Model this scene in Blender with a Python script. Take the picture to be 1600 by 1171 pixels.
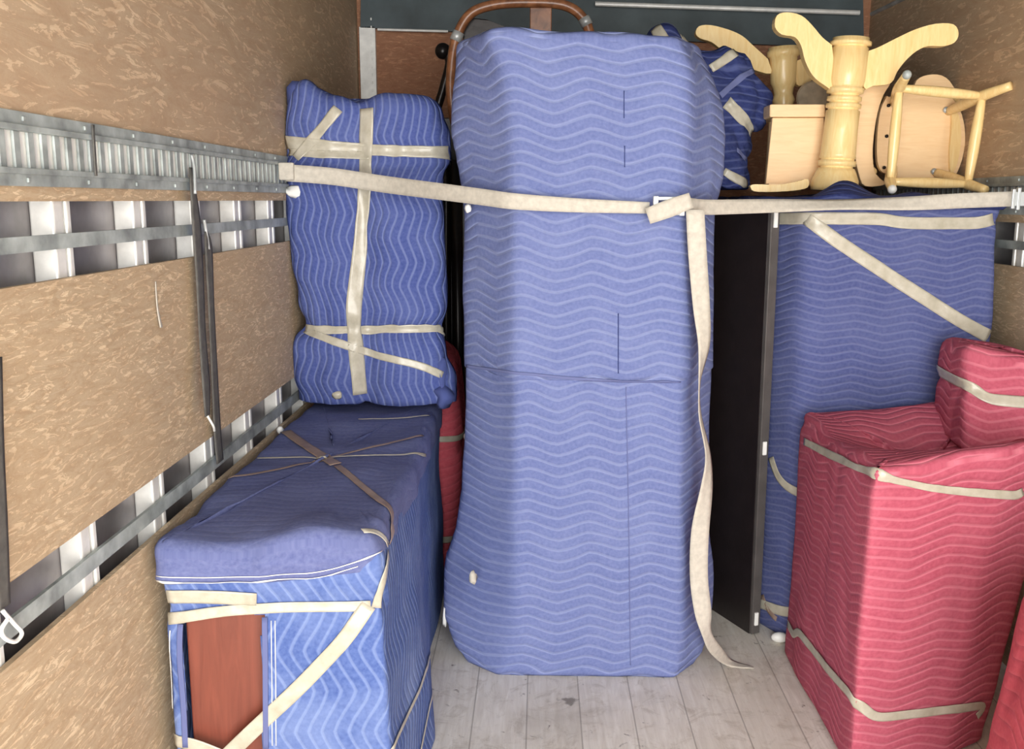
import bpy, bmesh, math, random
from mathutils import Vector, Matrix, Euler, noise
from mathutils.bvhtree import BVHTree
from mathutils.geometry import tessellate_polygon
random.seed(7)
S = bpy.context.scene
for o in list(bpy.data.objects): bpy.data.objects.remove(o, do_unlink=True)
C = S.collection
# ---------------------------------------------------------------- camera, daylight, exposure
F = 1500.0; CX, CY = 800.0, 585.5; EYE = 1.5
PITCH = math.atan(273.5 / F); YAW = math.atan(44 / F * math.cos(PITCH))
cd = bpy.data.cameras.new('camera'); cam = bpy.data.objects.new('camera', cd); C.objects.link(cam)
cd.sensor_fit = 'HORIZONTAL'; cd.sensor_width = 36; cd.lens = 36 * F / 1600; cd.clip_start = .02
cam.location = (0, 0, EYE); cam.rotation_euler = Euler((math.pi / 2 - PITCH, 0, YAW)); S.camera = cam
W = bpy.data.worlds.new('daylight'); S.world = W; W.use_nodes = True
wb = W.node_tree.nodes['Background']; wb.inputs[0].default_value = (1.0, .985, .96, 1); wb.inputs[1].default_value = 9.0
S.view_settings.view_transform = 'Standard'; S.view_settings.look = 'None'
S.view_settings.exposure = 0.46; S.view_settings.gamma = 1; S.view_settings.use_curve_mapping = False
XL, XR, YB, YO, ZC = -.868, 1.53, 4.74, -1.3, 2.45     # box body: left, right, bulkhead, open end, roof
pl = bpy.data.lights.new('doorway_portal', 'AREA'); pl.shape = 'RECTANGLE'; pl.size = XR - XL; pl.size_y = ZC
pl.cycles.is_portal = True
po = bpy.data.objects.new('doorway_portal', pl); C.objects.link(po)
po.location = ((XL + XR) / 2, YO - .01, ZC / 2); po.rotation_euler = (math.pi / 2, 0, 0)

RM = cam.rotation_euler.to_matrix(); CO = Vector(cam.location)
def ray(px, py): return (RM @ Vector(((px - CX) / F, (CY - py) / F, -1))).normalized()
def at(px, py, Y): d = ray(px, py); return CO + d * (Y / d.y)          # point on the plane y = Y
def atx(px, py, X): d = ray(px, py); return CO + d * (X / d.x)
def atz(px, py, Z): d = ray(px, py); return CO + d * ((Z - EYE) / d.z)

# ---------------------------------------------------------------- materials
def lin(c):
    return tuple(((v / 255) / 12.92 if v <= 10 else ((v / 255 + .055) / 1.055) ** 2.4) for v in c) + (1,)
class NB:
    def __init__(s, name):
        s.m = bpy.data.materials.new(name); s.m.use_nodes = True; s.t = s.m.node_tree; s.p = s.t.nodes['Principled BSDF']
    def n(s, ty, ins=None, **kw):
        x = s.t.nodes.new(ty)
        for k, v in kw.items(): setattr(x, k, v)
        for k, v in (ins or {}).items(): s.put(x.inputs[k], v)
        return x
    def put(s, sock, v):
        if isinstance(v, bpy.types.NodeSocket): s.t.links.new(v, sock)
        elif isinstance(v, bpy.types.Node): s.t.links.new(v.outputs[0], sock)
        else: sock.default_value = v
    def math(s, op, a, b=0, c=0):
        return s.n('ShaderNodeMath', {0: a, 1: b, 2: c}, operation=op).outputs[0]
    def mix(s, f, a, b, bt='MIX'):
        x = s.n('ShaderNodeMix', {0: f, 6: a, 7: b}, data_type='RGBA', blend_type=bt); return x.outputs[2]
    def ramp(s, f, a, b, ca=(0, 0, 0, 1), cb=(1, 1, 1, 1)):
        x = s.n('ShaderNodeValToRGB', {0: f}); e = x.color_ramp.elements
        e[0].position = a; e[1].position = b; e[0].color = ca; e[1].color = cb; return x.outputs[0]
    def noise(s, vec, sc, det=4, rough=.55, dist=0):
        return s.n('ShaderNodeTexNoise', {'Vector': vec, 'Scale': sc, 'Detail': det, 'Roughness': rough, 'Distortion': dist}).outputs[0]
    def scale(s, vec, sc, rot=(0, 0, 0)):
        return s.n('ShaderNodeMapping', {0: vec, 3: sc, 2: rot}).outputs[0]
    def obj(s): return s.n('ShaderNodeTexCoord').outputs['Object']
    def bump(s, h, st, d=.01):
        s.put(s.p.inputs['Normal'], s.n('ShaderNodeBump', {'Height': h, 'Strength': st, 'Distance': d}).outputs[0])
    def fin(s, col, rough=.6, metal=0):
        s.put(s.p.inputs['Base Color'], col); s.put(s.p.inputs['Roughness'], rough); s.put(s.p.inputs['Metallic'], metal); return s.m

def plain(name, c, rough=.6, metal=0, var=.15, sc=20, bs=.2):
    b = NB(name); c = lin(c); v = b.noise(b.obj(), sc, 5)
    d = tuple(x * (1 - var * 2) for x in c[:3]) + (1,); l = tuple(min(1, x * (1 + var)) for x in c[:3]) + (1,)
    b.bump(v, bs, .004)
    return b.fin(b.ramp(v, .3, .7, d, l), rough, metal)

def quilt(name, base, light, dark, swap=False, period=.207, amp=.025, pitch=.0345, cs=.6, worn=.5, bd=.006):
    """zigzag-stitched moving blanket"""
    b = NB(name); uv = b.n('ShaderNodeTexCoord').outputs['UV']
    sx = b.n('ShaderNodeSeparateXYZ', {0: uv}); u, v = sx.outputs[0], sx.outputs[1]
    if swap: u, v = v, u
    wob = b.noise(b.scale(uv, (3, 3, 3)), 1.0, 2)
    v = b.math('ADD', v, b.math('MULTIPLY', wob, .05))
    tri = b.math('PINGPONG', u, period / 2)                              # 0..P/2
    tri = b.math('DIVIDE', tri, period / 2)
    sm = b.n('ShaderNodeMapRange', {0: tri}, interpolation_type='SMOOTHSTEP').outputs[0]
    zz = b.math('MULTIPLY', b.math('ADD', tri, sm), amp * .5)
    s_ = b.math('DIVIDE', b.math('ADD', v, zz), pitch)
    s_ = b.math('FRACT', s_)
    tr = b.math('MULTIPLY', b.math('ABSOLUTE', b.math('SUBTRACT', s_, .5)), 2)   # 1 on the stitch line
    line = b.ramp(tr, .62, .88)
    groove = b.math('SUBTRACT', 1, b.math('POWER', tr, 3))
    n1 = b.noise(uv, 90, 3); n2 = b.noise(uv, 5, 5, .6)
    col = b.mix(b.ramp(n1, .3, .7), lin(dark), lin(base))
    col = b.mix(b.math('MULTIPLY', line, cs), col, lin(light))
    col = b.mix(b.math('MULTIPLY', b.ramp(n2, .45, .75), worn * .5), col, lin(light))
    h = b.math('ADD', groove, b.math('MULTIPLY', n1, .25))
    b.bump(h, .55, bd)
    b.put(b.p.inputs['Specular IOR Level'], .12)
    return b.fin(col, .92)

M = {}
M['blue'] = quilt('blue_quilted_blanket', (114, 125, 172), (144, 155, 196), (99, 110, 158), bd=.008)
M['blue_upright'] = quilt('blue_blanket_upright_stitch', (86, 98, 156), (130, 143, 192), (66, 80, 140), swap=True, period=.17, amp=.024, pitch=.026, cs=.65)
M['blue_box'] = quilt('blue_blanket_darker', (89, 97, 142), (116, 123, 165), (74, 82, 131), period=.19, amp=.020, pitch=.0255, cs=.65)
M['blue_worn'] = quilt('worn_blue_blanket', (92, 112, 168), (150, 168, 208), (72, 92, 150), swap=True, period=.2, amp=.05, pitch=.032, cs=.36, worn=.9, bd=.003)
M['blue_top'] = quilt('faded_blue_blanket', (108, 115, 158), (130, 138, 178), (90, 98, 144), cs=.1, worn=.6, bd=.001)
M['navy'] = quilt('dark_blue_blanket', (56, 66, 116), (98, 108, 156), (42, 50, 96), swap=False, period=.3, amp=.02, pitch=.03, cs=.5)
M['red'] = quilt('red_quilted_blanket', (184, 92, 110), (208, 122, 138), (166, 76, 95), period=.19, amp=.022, pitch=.028, cs=.7)
M['blue_plain'] = plain('blue_blanket_backing', (74, 86, 144), .9, var=.12, sc=8)
M['red_plain'] = quilt('bright_red_blanket', (214, 98, 110), (220, 116, 128), (202, 84, 98), cs=.25, worn=.3)

def mk_tape():
    b = NB('packing_tape'); n = b.noise(b.scale(b.obj(), (6, 6, 6)), 5, 5)
    b.bump(n, .5, .004)
    return b.fin(b.ramp(n, .3, .7, lin((172, 166, 148)), lin((196, 191, 176))), .28)
M['tape'] = mk_tape()
M['tape_tan'] = plain('tan_tape', (150, 128, 116), .4)
M['strap'] = plain('cream_webbing', (196, 190, 178), .75, var=.08, sc=60)
M['strap_dark'] = plain('charcoal_webbing', (92, 90, 86), .7, var=.15, sc=50)
M['galv'] = plain('galvanised_steel', (196, 200, 200), .42, .4, var=.2, sc=9)
M['galv_dull'] = plain('dull_zinc', (172, 180, 178), .5, .12, var=.25, sc=14)
M['stud'] = plain('white_painted_stud', (236, 236, 232), .4, .2, var=.08)
M['white'] = plain('white_plastic', (240, 240, 236), .4, var=.04)
M['skin_metal'] = plain('aluminium_skin', (150, 146, 148), .42, .55, var=.25, sc=5)
M['black'] = plain('black_laminate', (34, 28, 28), .35, var=.1)
M['edge'] = plain('charcoal_edge_band', (84, 80, 78), .4, var=.1)
M['blackmetal'] = plain('black_metal', (36, 31, 30), .3, .4)
M['header'] = plain('dark_grey_header', (70, 82, 86), .6, var=.2, sc=6)
M['roof'] = plain('roof_lining', (120, 128, 130), .6)

def wood(name, a, b_, stretch=(1, 1, 14), sc=14, rough=.45, dist=1.2):
    b = NB(name); v = b.scale(b.obj(), stretch); n = b.noise(v, sc, 6, .6, dist); n2 = b.noise(b.obj(), 3, 3)
    c = b.ramp(n, .3, .72, lin(a), lin(b_)); c = b.mix(b.math('MULTIPLY', n2, .35), c, lin(a))
    b.bump(n, .12, .003); return b.fin(c, rough)
M['pine'] = wood('lacquered_pine', (240, 204, 138), (252, 228, 170), (9, 9, 1.2), 7, .25)
M['pine_pale'] = wood('pale_pine_board', (236, 198, 148), (248, 216, 170), (1.2, 9, 9), 6, .4)
M['cherry'] = wood('cherry_veneer', (112, 58, 46), (138, 74, 58), (10, 10, 1), 4, .35, .6)
M['bent'] = wood('bentwood', (96, 58, 36), (166, 112, 76), (4, 4, 4), 5, .3)
def osb(name, a, b_, c_, cs=1.0, fw=.8):
    b = NB(name); o = b.obj()
    big = b.noise(b.scale(o, (1, .7, 1.5)), 2.4, 5, .6, .8)
    st = b.noise(b.scale(o, (3, 1.3, 6), (.2, 0, 0)), 4.6 * cs, 8, .7, 2.6)
    fl = b.noise(b.scale(o, (3, 2.6, 13), (-.3, 0, 0)), 5.0 * cs, 5, .66, 2.0)
    fn = b.noise(o, 160, 3)
    c = b.ramp(st, .38, .60, lin(b_), lin(a))
    c = b.mix(b.math('MULTIPLY', b.ramp(fl, .58, .74), fw), c, lin(c_))
    c = b.mix(b.math('MULTIPLY', b.ramp(fl, .44, .30), .6), c, tuple(v * .62 for v in lin(b_)[:3]) + (1,))
    c = b.mix(b.math('MULTIPLY', b.ramp(big, .45, .72), .45), c, lin(b_))
    c = b.mix(b.math('MULTIPLY', fn, .18), c, lin((120, 84, 58)))
    b.bump(st, .25, .006); return b.fin(c, .75)
M['ply'] = osb('strand_board', (234, 213, 180), (203, 176, 142), (250, 236, 210))
M['ply_upper'] = osb('brown_plywood', (224, 200, 168), (204, 174, 142), (234, 214, 184), .5, .4)
M['ply_red'] = osb('reddish_plywood', (196, 146, 112), (164, 112, 82), (208, 164, 128), .7)
def mk_floor():
    b = NB('worn_floor_planks'); o = b.obj(); sx = b.n('ShaderNodeSeparateXYZ', {0: o})
    x = b.math('DIVIDE', sx.outputs[0], .158); fr = b.math('FRACT', b.math('ADD', x, 50.2)); idx = b.math('FLOOR', b.math('ADD', x, 50.2))
    seam = b.math('LESS_THAN', b.math('ABSOLUTE', b.math('SUBTRACT', fr, .5)), .487)
    wn = b.n('ShaderNodeTexWhiteNoise', {'W': idx}, noise_dimensions='1D').outputs[0]
    g = b.noise(b.scale(o, (14, 1.4, 1)), 4, 6, .65, .6); sp = b.noise(o, 17, 5, .7, .5); ds = b.noise(o, 3, 4, .6)
    c = b.ramp(g, .3, .7, lin((216, 209, 198)), lin((242, 238, 229)))
    c = b.mix(b.math('MULTIPLY', wn, .35), c, lin((186, 178, 160)))
    c = b.mix(b.math('MULTIPLY', b.ramp(b.noise(o, 9, 6, .75, 1.5), .52, .66), .45), c, lin((168, 156, 138)))
    c = b.mix(b.ramp(sp, .64, .72), c, lin((98, 88, 78)))
    dv = b.n('ShaderNodeVectorMath', {0: b.scale(o, (1, 1, 0)), 1: (.095, 2.70, 0)}, operation='DISTANCE').outputs['Value']
    dv = b.math('ADD', dv, b.math('MULTIPLY', b.math('SUBTRACT', b.noise(o, 45, 4), .5), .09))
    c = b.mix(b.ramp(dv, .012, .03, (.75, .75, .75, 1), (0, 0, 0, 1)), c, lin((96, 88, 78)))
    c = b.mix(b.math('MULTIPLY', b.ramp(ds, .5, .75), .4), c, lin((150, 140, 126)))
    c = b.mix(b.math('MULTIPLY', b.math('SUBTRACT', 1, seam), .5), c, lin((110, 102, 90)))
    b.bump(b.math('ADD', g, b.math('MULTIPLY', seam, 1.5)), .3, .004); return b.fin(c, .7)
M['floor'] = mk_floor()

# ---------------------------------------------------------------- object helpers
def link(name, bm, mat, parent=None, smooth=False, bev=0):
    me = bpy.data.meshes.new(name); bmesh.ops.recalc_face_normals(bm, faces=bm.faces)
    bm.to_mesh(me); bm.free(); me.materials.append(M[mat] if isinstance(mat, str) else mat)
    if smooth:
        for p in me.polygons: p.use_smooth = True
    o = bpy.data.objects.new(name, me); C.objects.link(o)
    if parent:
        o.parent = parent; o.matrix_parent_inverse = Matrix.Translation(-parent.location)
    if bev:
        b = o.modifiers.new('bevel', 'BEVEL'); b.width = bev; b.segments = 2; b.limit_method = 'ANGLE'
    return o
def thing(name, label, cat, loc=(0, 0, 0), group=None):
    o = bpy.data.objects.new(name, None); C.objects.link(o); o.location = loc; o.empty_display_size = .1
    o['label'] = label; o['category'] = cat
    if group: o['group'] = group
    return o
def tag(o, label, cat, group=None):
    o['label'] = label; o['category'] = cat
    if group: o['group'] = group
    return o
def struct(name, bm, mat, bev=0, smooth=False):
    o = link(name, bm, mat, None, smooth, bev); o['kind'] = 'structure'; return o
def box(bm, x0, x1, y0, y1, z0, z1):
    vs = [bm.verts.new((x, y, z)) for x in (x0, x1) for y in (y0, y1) for z in (z0, z1)]
    for f in ((0, 1, 3, 2), (4, 6, 7, 5), (0, 4, 5, 1), (2, 3, 7, 6), (0, 2, 6, 4), (1, 5, 7, 3)): bm.faces.new([vs[i] for i in f])
    return bm
def B(*a): return box(bmesh.new(), *a)
def frame(d):
    d = d.normalized(); a = Vector((0, 0, 1)) if abs(d.z) < .9 else Vector((0, 1, 0)); u = d.cross(a).normalized(); return u, d.cross(u).normalized()
def sweep(bm, pts, rad, seg=12):
    """tube along pts; rad number or list; closed ends"""
    n = len(pts); rings = []; u0 = None
    for i, p in enumerate(pts):
        d = (pts[min(i + 1, n - 1)] - pts[max(i - 1, 0)]).normalized()
        if u0 is None: u0, w = frame(d)
        u0 = (u0 - d * u0.dot(d)).normalized(); w = d.cross(u0); r = rad[i] if isinstance(rad, (list, tuple)) else rad
        rings.append([bm.verts.new(p + (u0 * math.cos(2 * math.pi * k / seg) + w * math.sin(2 * math.pi * k / seg)) * r) for k in range(seg)])
    for a, b in zip(rings, rings[1:]):
        for k in range(seg): bm.faces.new((a[k], a[(k + 1) % seg], b[(k + 1) % seg], b[k]))
    bm.faces.new(rings[0][::-1]); bm.faces.new(rings[-1]); return bm
def spline(P, n=8):
    P = [Vector(p) for p in P]; Q = [P[0] * 2 - P[1]] + P + [P[-1] * 2 - P[-2]]; out = []
    for i in range(1, len(Q) - 2):
        for k in range(n):
            t = k / n; a, b, c, d = Q[i - 1], Q[i], Q[i + 1], Q[i + 2]
            out.append(.5 * ((2 * b) + (c - a) * t + (2 * a - 5 * b + 4 * c - d) * t * t + (3 * b - a - 3 * c + d) * t ** 3))
    out.append(P[-1]); return out
def lathe(bm, a, b, prof, seg=28):
    """a→b axis; prof = (fraction, radius)"""
    return sweep(bm, [a.lerp(b, t) for t, r in prof], [r for t, r in prof], seg)
def slab(bm, outline, depth):
    """outline: 3-D points in a plane, extruded by vector depth"""
    n = len(outline); f = [bm.verts.new(p) for p in outline]; k = [bm.verts.new(p + depth) for p in outline]
    for t in tessellate_polygon([[p for p in outline]]):
        bm.faces.new([f[i] for i in t]); bm.faces.new([k[i] for i in reversed(t)])
    for i in range(n): bm.faces.new((f[i], f[(i + 1) % n], k[(i + 1) % n], k[i]))
    return bm
def ribbon(name, C_, side, width, mat, parent=None, th=.0025, sub=6):
    """webbing: centre points, side vectors, width(s)"""
    P = spline([tuple(p) for p in C_], sub); Sd = spline([tuple(s) for s in side], sub)
    Wd = width if isinstance(width, (list, tuple)) else [width] * len(C_)
    Ws = [v.x for v in spline([(w, 0, 0) for w in Wd], sub)]
    bm = bmesh.new(); rows = []
    for p, s, w in zip(P, Sd, Ws):
        s = s.normalized(); rows.append([bm.verts.new(p + s * w * k) for k in (-.5, -.25, 0, .25, .5)])
    for a, b in zip(rows, rows[1:]):
        for k in range(4): bm.faces.new((a[k], a[k + 1], b[k + 1], b[k]))
    o = link(name, bm, mat, parent, True); m = o.modifiers.new('thickness', 'SOLIDIFY'); m.thickness = th; m.offset = 0
    return o

def wrapped(name, levels, z0, ztop, mat, parent=None, res=.018, rc=.03, rt=.03, disp=None, seed=0, namp=.006, nfreq=3.0, uvoff=(0, 0), hole=None, thick=0, crease=.55):
    """cloth-covered prism. levels = [(t, [FL, FR, BR, BL] footprint)], ztop = fn(x, y) or number"""
    zt = ztop if callable(ztop) else (lambda x, y: ztop)
    def prep(poly):
        q = [Vector(p) for p in poly]; bl = q[-1]; br = q[-2]; mid = (bl + br) / 2
        return [mid, bl] + q[:-1] + [mid]
    LV = [(t, prep(p)) for t, p in levels]
    ne = len(LV[0][1]) - 1
    ln = [max((l[1][i + 1] - l[1][i]).length for l in LV) for i in range(ne)]
    cnt = [max(1, round(l / res)) for l in ln]; win = max(1, int(rc / res))
    rings = []
    for t, q in LV:
        pts = []
        for i in range(ne):
            for k in range(cnt[i]): pts.append(q[i].lerp(q[i + 1], k / cnt[i]))
        m = len(pts)
        for _ in range(2): pts = [sum((pts[(i + d) % m] for d in range(-win, win + 1)), Vector((0, 0))) / (2 * win + 1) for i in range(m)]
        rings.append((t, pts))
    m = len(rings[0][1]); ref = rings[0][1]; U = [0]
    for i in range(m): U.append(U[-1] + (ref[(i + 1) % m] - ref[i]).length)
    def ringat(t):
        for (ta, a), (tb, b) in zip(rings, rings[1:]):
            if t <= tb + 1e-9:
                f = (t - ta) / (tb - ta); f = f * f * (3 - 2 * f) if len(rings) > 2 else f
                return [p.lerp(q, f) for p, q in zip(a, b)]
        return rings[-1][1]
    def inset(pts, d):
        out = []
        for i in range(m):
            tg = (pts[(i + 1) % m] - pts[i - 1]); nn = Vector((-tg.y, tg.x)); nn = nn.normalized() if nn.length > 0 else nn
            out.append(pts[i] + nn * d)
        return out
    zc0 = sum(zt(p.x, p.y) for p in rings[-1][1]) / m; H = zc0 - z0
    rows = []                                           # (points2d, z list, v)
    nr = max(2, round((H - rt) / res)); rb = .012
    rows.append((inset(ringat(0), rb), [z0] * m, 0))
    for k in range(nr + 1):
        t = k / nr; P = ringat(t)
        rows.append((P, [z0 + rb * (1 - t) + (zt(p.x, p.y) - rt - z0) * t for p in P], rb + (H - rt) * t))
    top = ringat(1)
    for k in range(1, 5):
        a = k / 4 * math.pi / 2; P = inset(top, rt * (1 - math.cos(a)))
        rows.append((P, [zt(p.x, p.y) - rt + rt * math.sin(a) for p in P], H - rt + rt * a))
    P0 = rows[-1][0]; cen = sum(P0, Vector((0, 0))) / m; v0 = rows[-1][2]; rad = sum((p - cen).length for p in P0) / m
    kc = max(3, round(min((p - cen).length for p in P0) / res * .8))
    for k in range(1, kc):
        P = [p.lerp(cen, k / kc) for p in P0]; rows.append((P, [zt(p.x, p.y) for p in P], None))
    bm = bmesh.new(); uvl = bm.loops.layers.uv.new('UVMap'); V = []
    for P, Z, v in rows: V.append([bm.verts.new((p.x, p.y, z)) for p, z in zip(P, Z)])
    def uvs(r, i):
        v = rows[r][2]
        if v is None:
            p = rows[r][0][i % m]; return (p.x + 3, p.y)
        return (U[i], v)
    firstcap = next(r for r in range(len(rows)) if rows[r][2] is None)
    for r in range(len(rows) - 1):
        cap = r + 1 >= firstcap
        for i in range(m):
            j = (i + 1) % m; f = bm.faces.new((V[r][j], V[r][i], V[r + 1][i], V[r + 1][j]))
            for lp, (rr, ii) in zip(f.loops, ((r, i + 1), (r, i), (r + 1, i), (r + 1, i + 1))):
                if cap: p = rows[rr][0][ii % m]; uv = (p.x + 3, p.y)
                else: uv = uvs(rr, ii)
                lp[uvl].uv = (uv[0] + uvoff[0], uv[1] + uvoff[1])
    c = bm.verts.new((cen.x, cen.y, zt(cen.x, cen.y)))
    for i in range(m):
        f = bm.faces.new((V[-1][(i + 1) % m], V[-1][i], c))
        for lp in f.loops: lp[uvl].uv = (lp.vert.co.x + 3 + uvoff[0], lp.vert.co.y + uvoff[1])
    bm.faces.new(V[0])
    bmesh.ops.recalc_face_normals(bm, faces=bm.faces); bm.normal_update()
    NN = [v.normal.copy() for v in bm.verts]; sv = Vector((seed * 3.7, seed * 1.3, seed * 7.1))
    for v, n in zip(bm.verts, NN):
        p = v.co
        d = namp * noise.fractal(p * nfreq + sv, 1.0, 2.0, 3)
        wr = 1 - abs(noise.noise(Vector((p.x * 5 + p.y * 5, p.z * 2.2, seed)) + sv)) * 2
        d -= namp * crease * max(0, wr) ** 4
        if z0 < .01 and p.z < .02: d *= max(0, (p.z - z0) / .02)
        if disp: d += disp(p, n)
        v.co = p + n * d
        if v.co.z < z0: v.co.z = z0
    bm.normal_update(); bvh = BVHTree.FromBMesh(bm)
    if hole:
        kill = [f for f in bm.faces if hole(f.calc_center_median(), f.normal)]
        bmesh.ops.delete(bm, geom=kill, context='FACES')
    o = link(name, bm, mat, parent, True)
    if thick:
        md = o.modifiers.new('cloth', 'SOLIDIFY'); md.thickness = thick; md.offset = -1
    return o, bvh

def hit(bvh, px, py):
    h = bvh.ray_cast(CO, ray(px, py)); return h[0]
def tape(bvh, path, width, parent, mat='tape', name='tape_strip', off=.0045, th=.0012):
    """path: pixels (2-tuples, dropped on to the cloth) or 3-D points (3-tuples, snapped on to it)"""
    P = []
    pix = []
    seq = []
    for q in path:
        if len(q) == 2: seq.append(('p', q))
        else: seq.append(('w', Vector(q)))
    for a, b in zip(seq, seq[1:]):
        if a[0] == 'p' and b[0] == 'p':
            n = max(2, int(math.dist(a[1], b[1]) / 6))
            for k in range(n):
                h = hit(bvh, a[1][0] + (b[1][0] - a[1][0]) * k / n, a[1][1] + (b[1][1] - a[1][1]) * k / n)
                if h: P.append(h)
        else:
            A = hit(bvh, *a[1]) if a[0] == 'p' else a[1]; Bq = hit(bvh, *b[1]) if b[0] == 'p' else b[1]
            if A is None or Bq is None: continue
            n = max(2, int((A - Bq).length / .02))
            for k in range(n): P.append(bvh.find_nearest(A.lerp(Bq, k / n))[0])
    last = hit(bvh, *seq[-1][1]) if seq[-1][0] == 'p' else bvh.find_nearest(seq[-1][1])[0]
    if last: P.append(last)
    if len(P) < 3: print('TAPE MISS', parent.name, path[:2], len(P)); return None
    # even spacing, gentle smoothing
    R = [P[0]]; acc = 0
    for p in P[1:]:
        d = (p - R[-1]).length
        while d > .015:
            R.append(R[-1].lerp(p, .015 / d)); d = (p - R[-1]).length
    for _ in range(3): R = [R[0]] + [(R[i - 1] + R[i] * 2 + R[i + 1]) / 4 for i in range(1, len(R) - 1)] + [R[-1]]
    bm = bmesh.new(); rows = []
    for i, p in enumerate(R):
        co, n, _, _ = bvh.find_nearest(p); tg = (R[min(i + 2, len(R) - 1)] - R[max(i - 2, 0)]).normalized()
        s = tg.cross(n).normalized(); row = []
        for k in range(-3, 4):
            c2, n2, _, _ = bvh.find_nearest(p + s * width * k / 6)
            row.append(c2 + n2 * off)
        rows.append(row)
    for _ in range(2):
        rows = [rows[0]] + [[(rows[i - 1][k] + rows[i][k] * 2 + rows[i + 1][k]) / 4 for k in range(7)] for i in range(1, len(rows) - 1)] + [rows[-1]]
    for row in rows:
        for k in range(7):
            c2, n2, _, _ = bvh.find_nearest(row[k]); sd = (row[k] - c2).dot(n2)
            if sd < off: row[k] = c2 + n2 * off
    vr = [[bm.verts.new(p) for p in row] for row in rows]
    for a, b in zip(vr, vr[1:]):
        for k in range(6): bm.faces.new((a[k], a[k + 1], b[k + 1], b[k]))
    o = link(name, bm, mat, parent, True); md = o.modifiers.new('thickness', 'SOLIDIFY'); md.thickness = th; md.offset = 0
    return o
def tuft(parent, p, s, mat='white', name='tape_scrap', seed=0):
    """small crumpled scrap"""
    bm = bmesh.new(); bmesh.ops.create_icosphere(bm, subdivisions=2, radius=1)
    for v in bm.verts:
        k = 1 + .5 * noise.noise(v.co * 2 + Vector((seed, 0, 0))); v.co = Vector((v.co.x * s[0] * k, v.co.y * s[1] * k, v.co.z * s[2] * k)) + p
    return link(name, bm, mat, parent, True)

# ================================================================ SETTING
struct('floor', B(XL - .1, XR + .1, YO, YB, -.06, 0), 'floor')
struct('ceiling', B(XL - .1, XR + .1, YO, YB + .1, ZC, ZC + .05), 'roof')
# left wall: skin, boards, studs, battens, slotted rail
struct('wall_left', B(XL - .09, XL - .06, YO, YB, 0, ZC), 'skin_metal')
tn = [0]
def trim(bm, mat, bev=0):
    tn[0] += 1; return struct('trim_%d' % tn[0], bm, mat, bev)
def side_wall(X, s, dz):
    """s=+1 when the room lies toward +x"""
    def bx(d0, d1, y0, y1, z0, z1): a, b = X - s * d0, X - s * d1; return B(min(a, b), max(a, b), y0, y1, z0 + dz, z1 + dz)
    trim(bx(0, .012, YO, YB, 1.644, ZC - dz), 'ply_upper')                   # upper board
    trim(bx(0, .012, YO, 4.55, .88, 1.358), 'ply')
    trim(bx(0, .012, YO, 4.55, .0 - dz, .746), 'ply')
    trim(bx(.002, .012, YO, 4.55, 1.497, 1.522), 'ply')                          # thin strip under the rail
    for zc, hw in ((1.425, .0135), (.80, .016)): trim(bx(.004, .012, YO, 4.55, zc - hw, zc + hw), 'galv_dull')
    k = 0
    for k in range(-3, 8):
        yc = 1.775 + .35 * k
        bm = bmesh.new()
        for (y0, y1, d0, d1) in ((yc - .034, yc + .004, .015, .06), (yc + .016, yc + .034, .015, .06), (yc + .004, yc + .016, .03, .06)):
            a, b = X - s * d0, X - s * d1; box(bm, min(a, b), max(a, b), y0, y1, .0, ZC)
        trim(bm, 'stud', .004)
    # slotted tie-down rail: back channel + flanges + slot bars
    bm = bmesh.new()
    def ab(d0, d1, y0, y1, z0, z1): a, b = X - s * d0, X - s * d1; box(bm, min(a, b), max(a, b), y0, y1, z0 + dz, z1 + dz)
    ab(-.008, .002, YO, 4.5, 1.612, 1.644); ab(-.008, .002, YO, 4.5, 1.522, 1.552)
    ab(-.014, -.006, YO, 4.5, 1.612, 1.622); ab(-.014, -.006, YO, 4.5, 1.542, 1.552)
    y = .2
    while y < 4.5: ab(-.004, .001, y, y + .019, 1.552, 1.612); y += .045
    for q in range(0, 20):
        yy = .3 + q * .22
        for zz in (1.632, 1.532): ab(-.012, -.008, yy - .004, yy + .004, zz - .004, zz + .004)
    trim(bm, 'galv_dull', .001)
    a, b = X - s * .0015, X - s * .010
    trim(B(min(a, b), max(a, b), .2, 4.5, 1.545 + dz, 1.62 + dz), 'stud')
side_wall(XL, 1, 0)
side_wall(XR, -1, -.07)
struct('wall_right', B(XR + .06, XR + .09, YO, YB, 0, ZC), 'skin_metal')
struct('wall_front', B(XL - .1, XR + .1, YB, YB + .03, 0, ZC), 'ply_red')
# corner post, header and pipe on the bulkhead
a0, a1 = at(563, 100, YB - .02).x, at(588, 100, YB - .02).x
bm = B(a0, a1, YB - .03, YB - .001, 0, 2.30)
for k in range(24):
    z = 1.5 + k * .036; box(bm, a0 + .055, a0 + .061, YB - .032, YB - .029, z, z + .012)
trim(bm, 'stud', .002)
bm = bmesh.new(); slab(bm, [at(563, 43, YB - .03), at(1350, 76, YB - .03), at(1350, -40, YB - .03), at(563, -40, YB - .03)], Vector((0, .028, 0)))
for v in bm.verts: v.co.z = min(v.co.z, ZC - .002)
trim(bm, 'header')
trim(sweep(bmesh.new(), [at(590, 46, YB - .045), at(700, 49, YB - .045)], .006), 'stud')
trim(sweep(bmesh.new(), [at(930, 6, YB - .06), at(1343, 20, YB - .06)], .011), 'stud')
trim(sweep(bmesh.new(), [at(1362, 22, 4.3), at(1420, -6, 3.85)], .008), 'galv')

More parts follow.
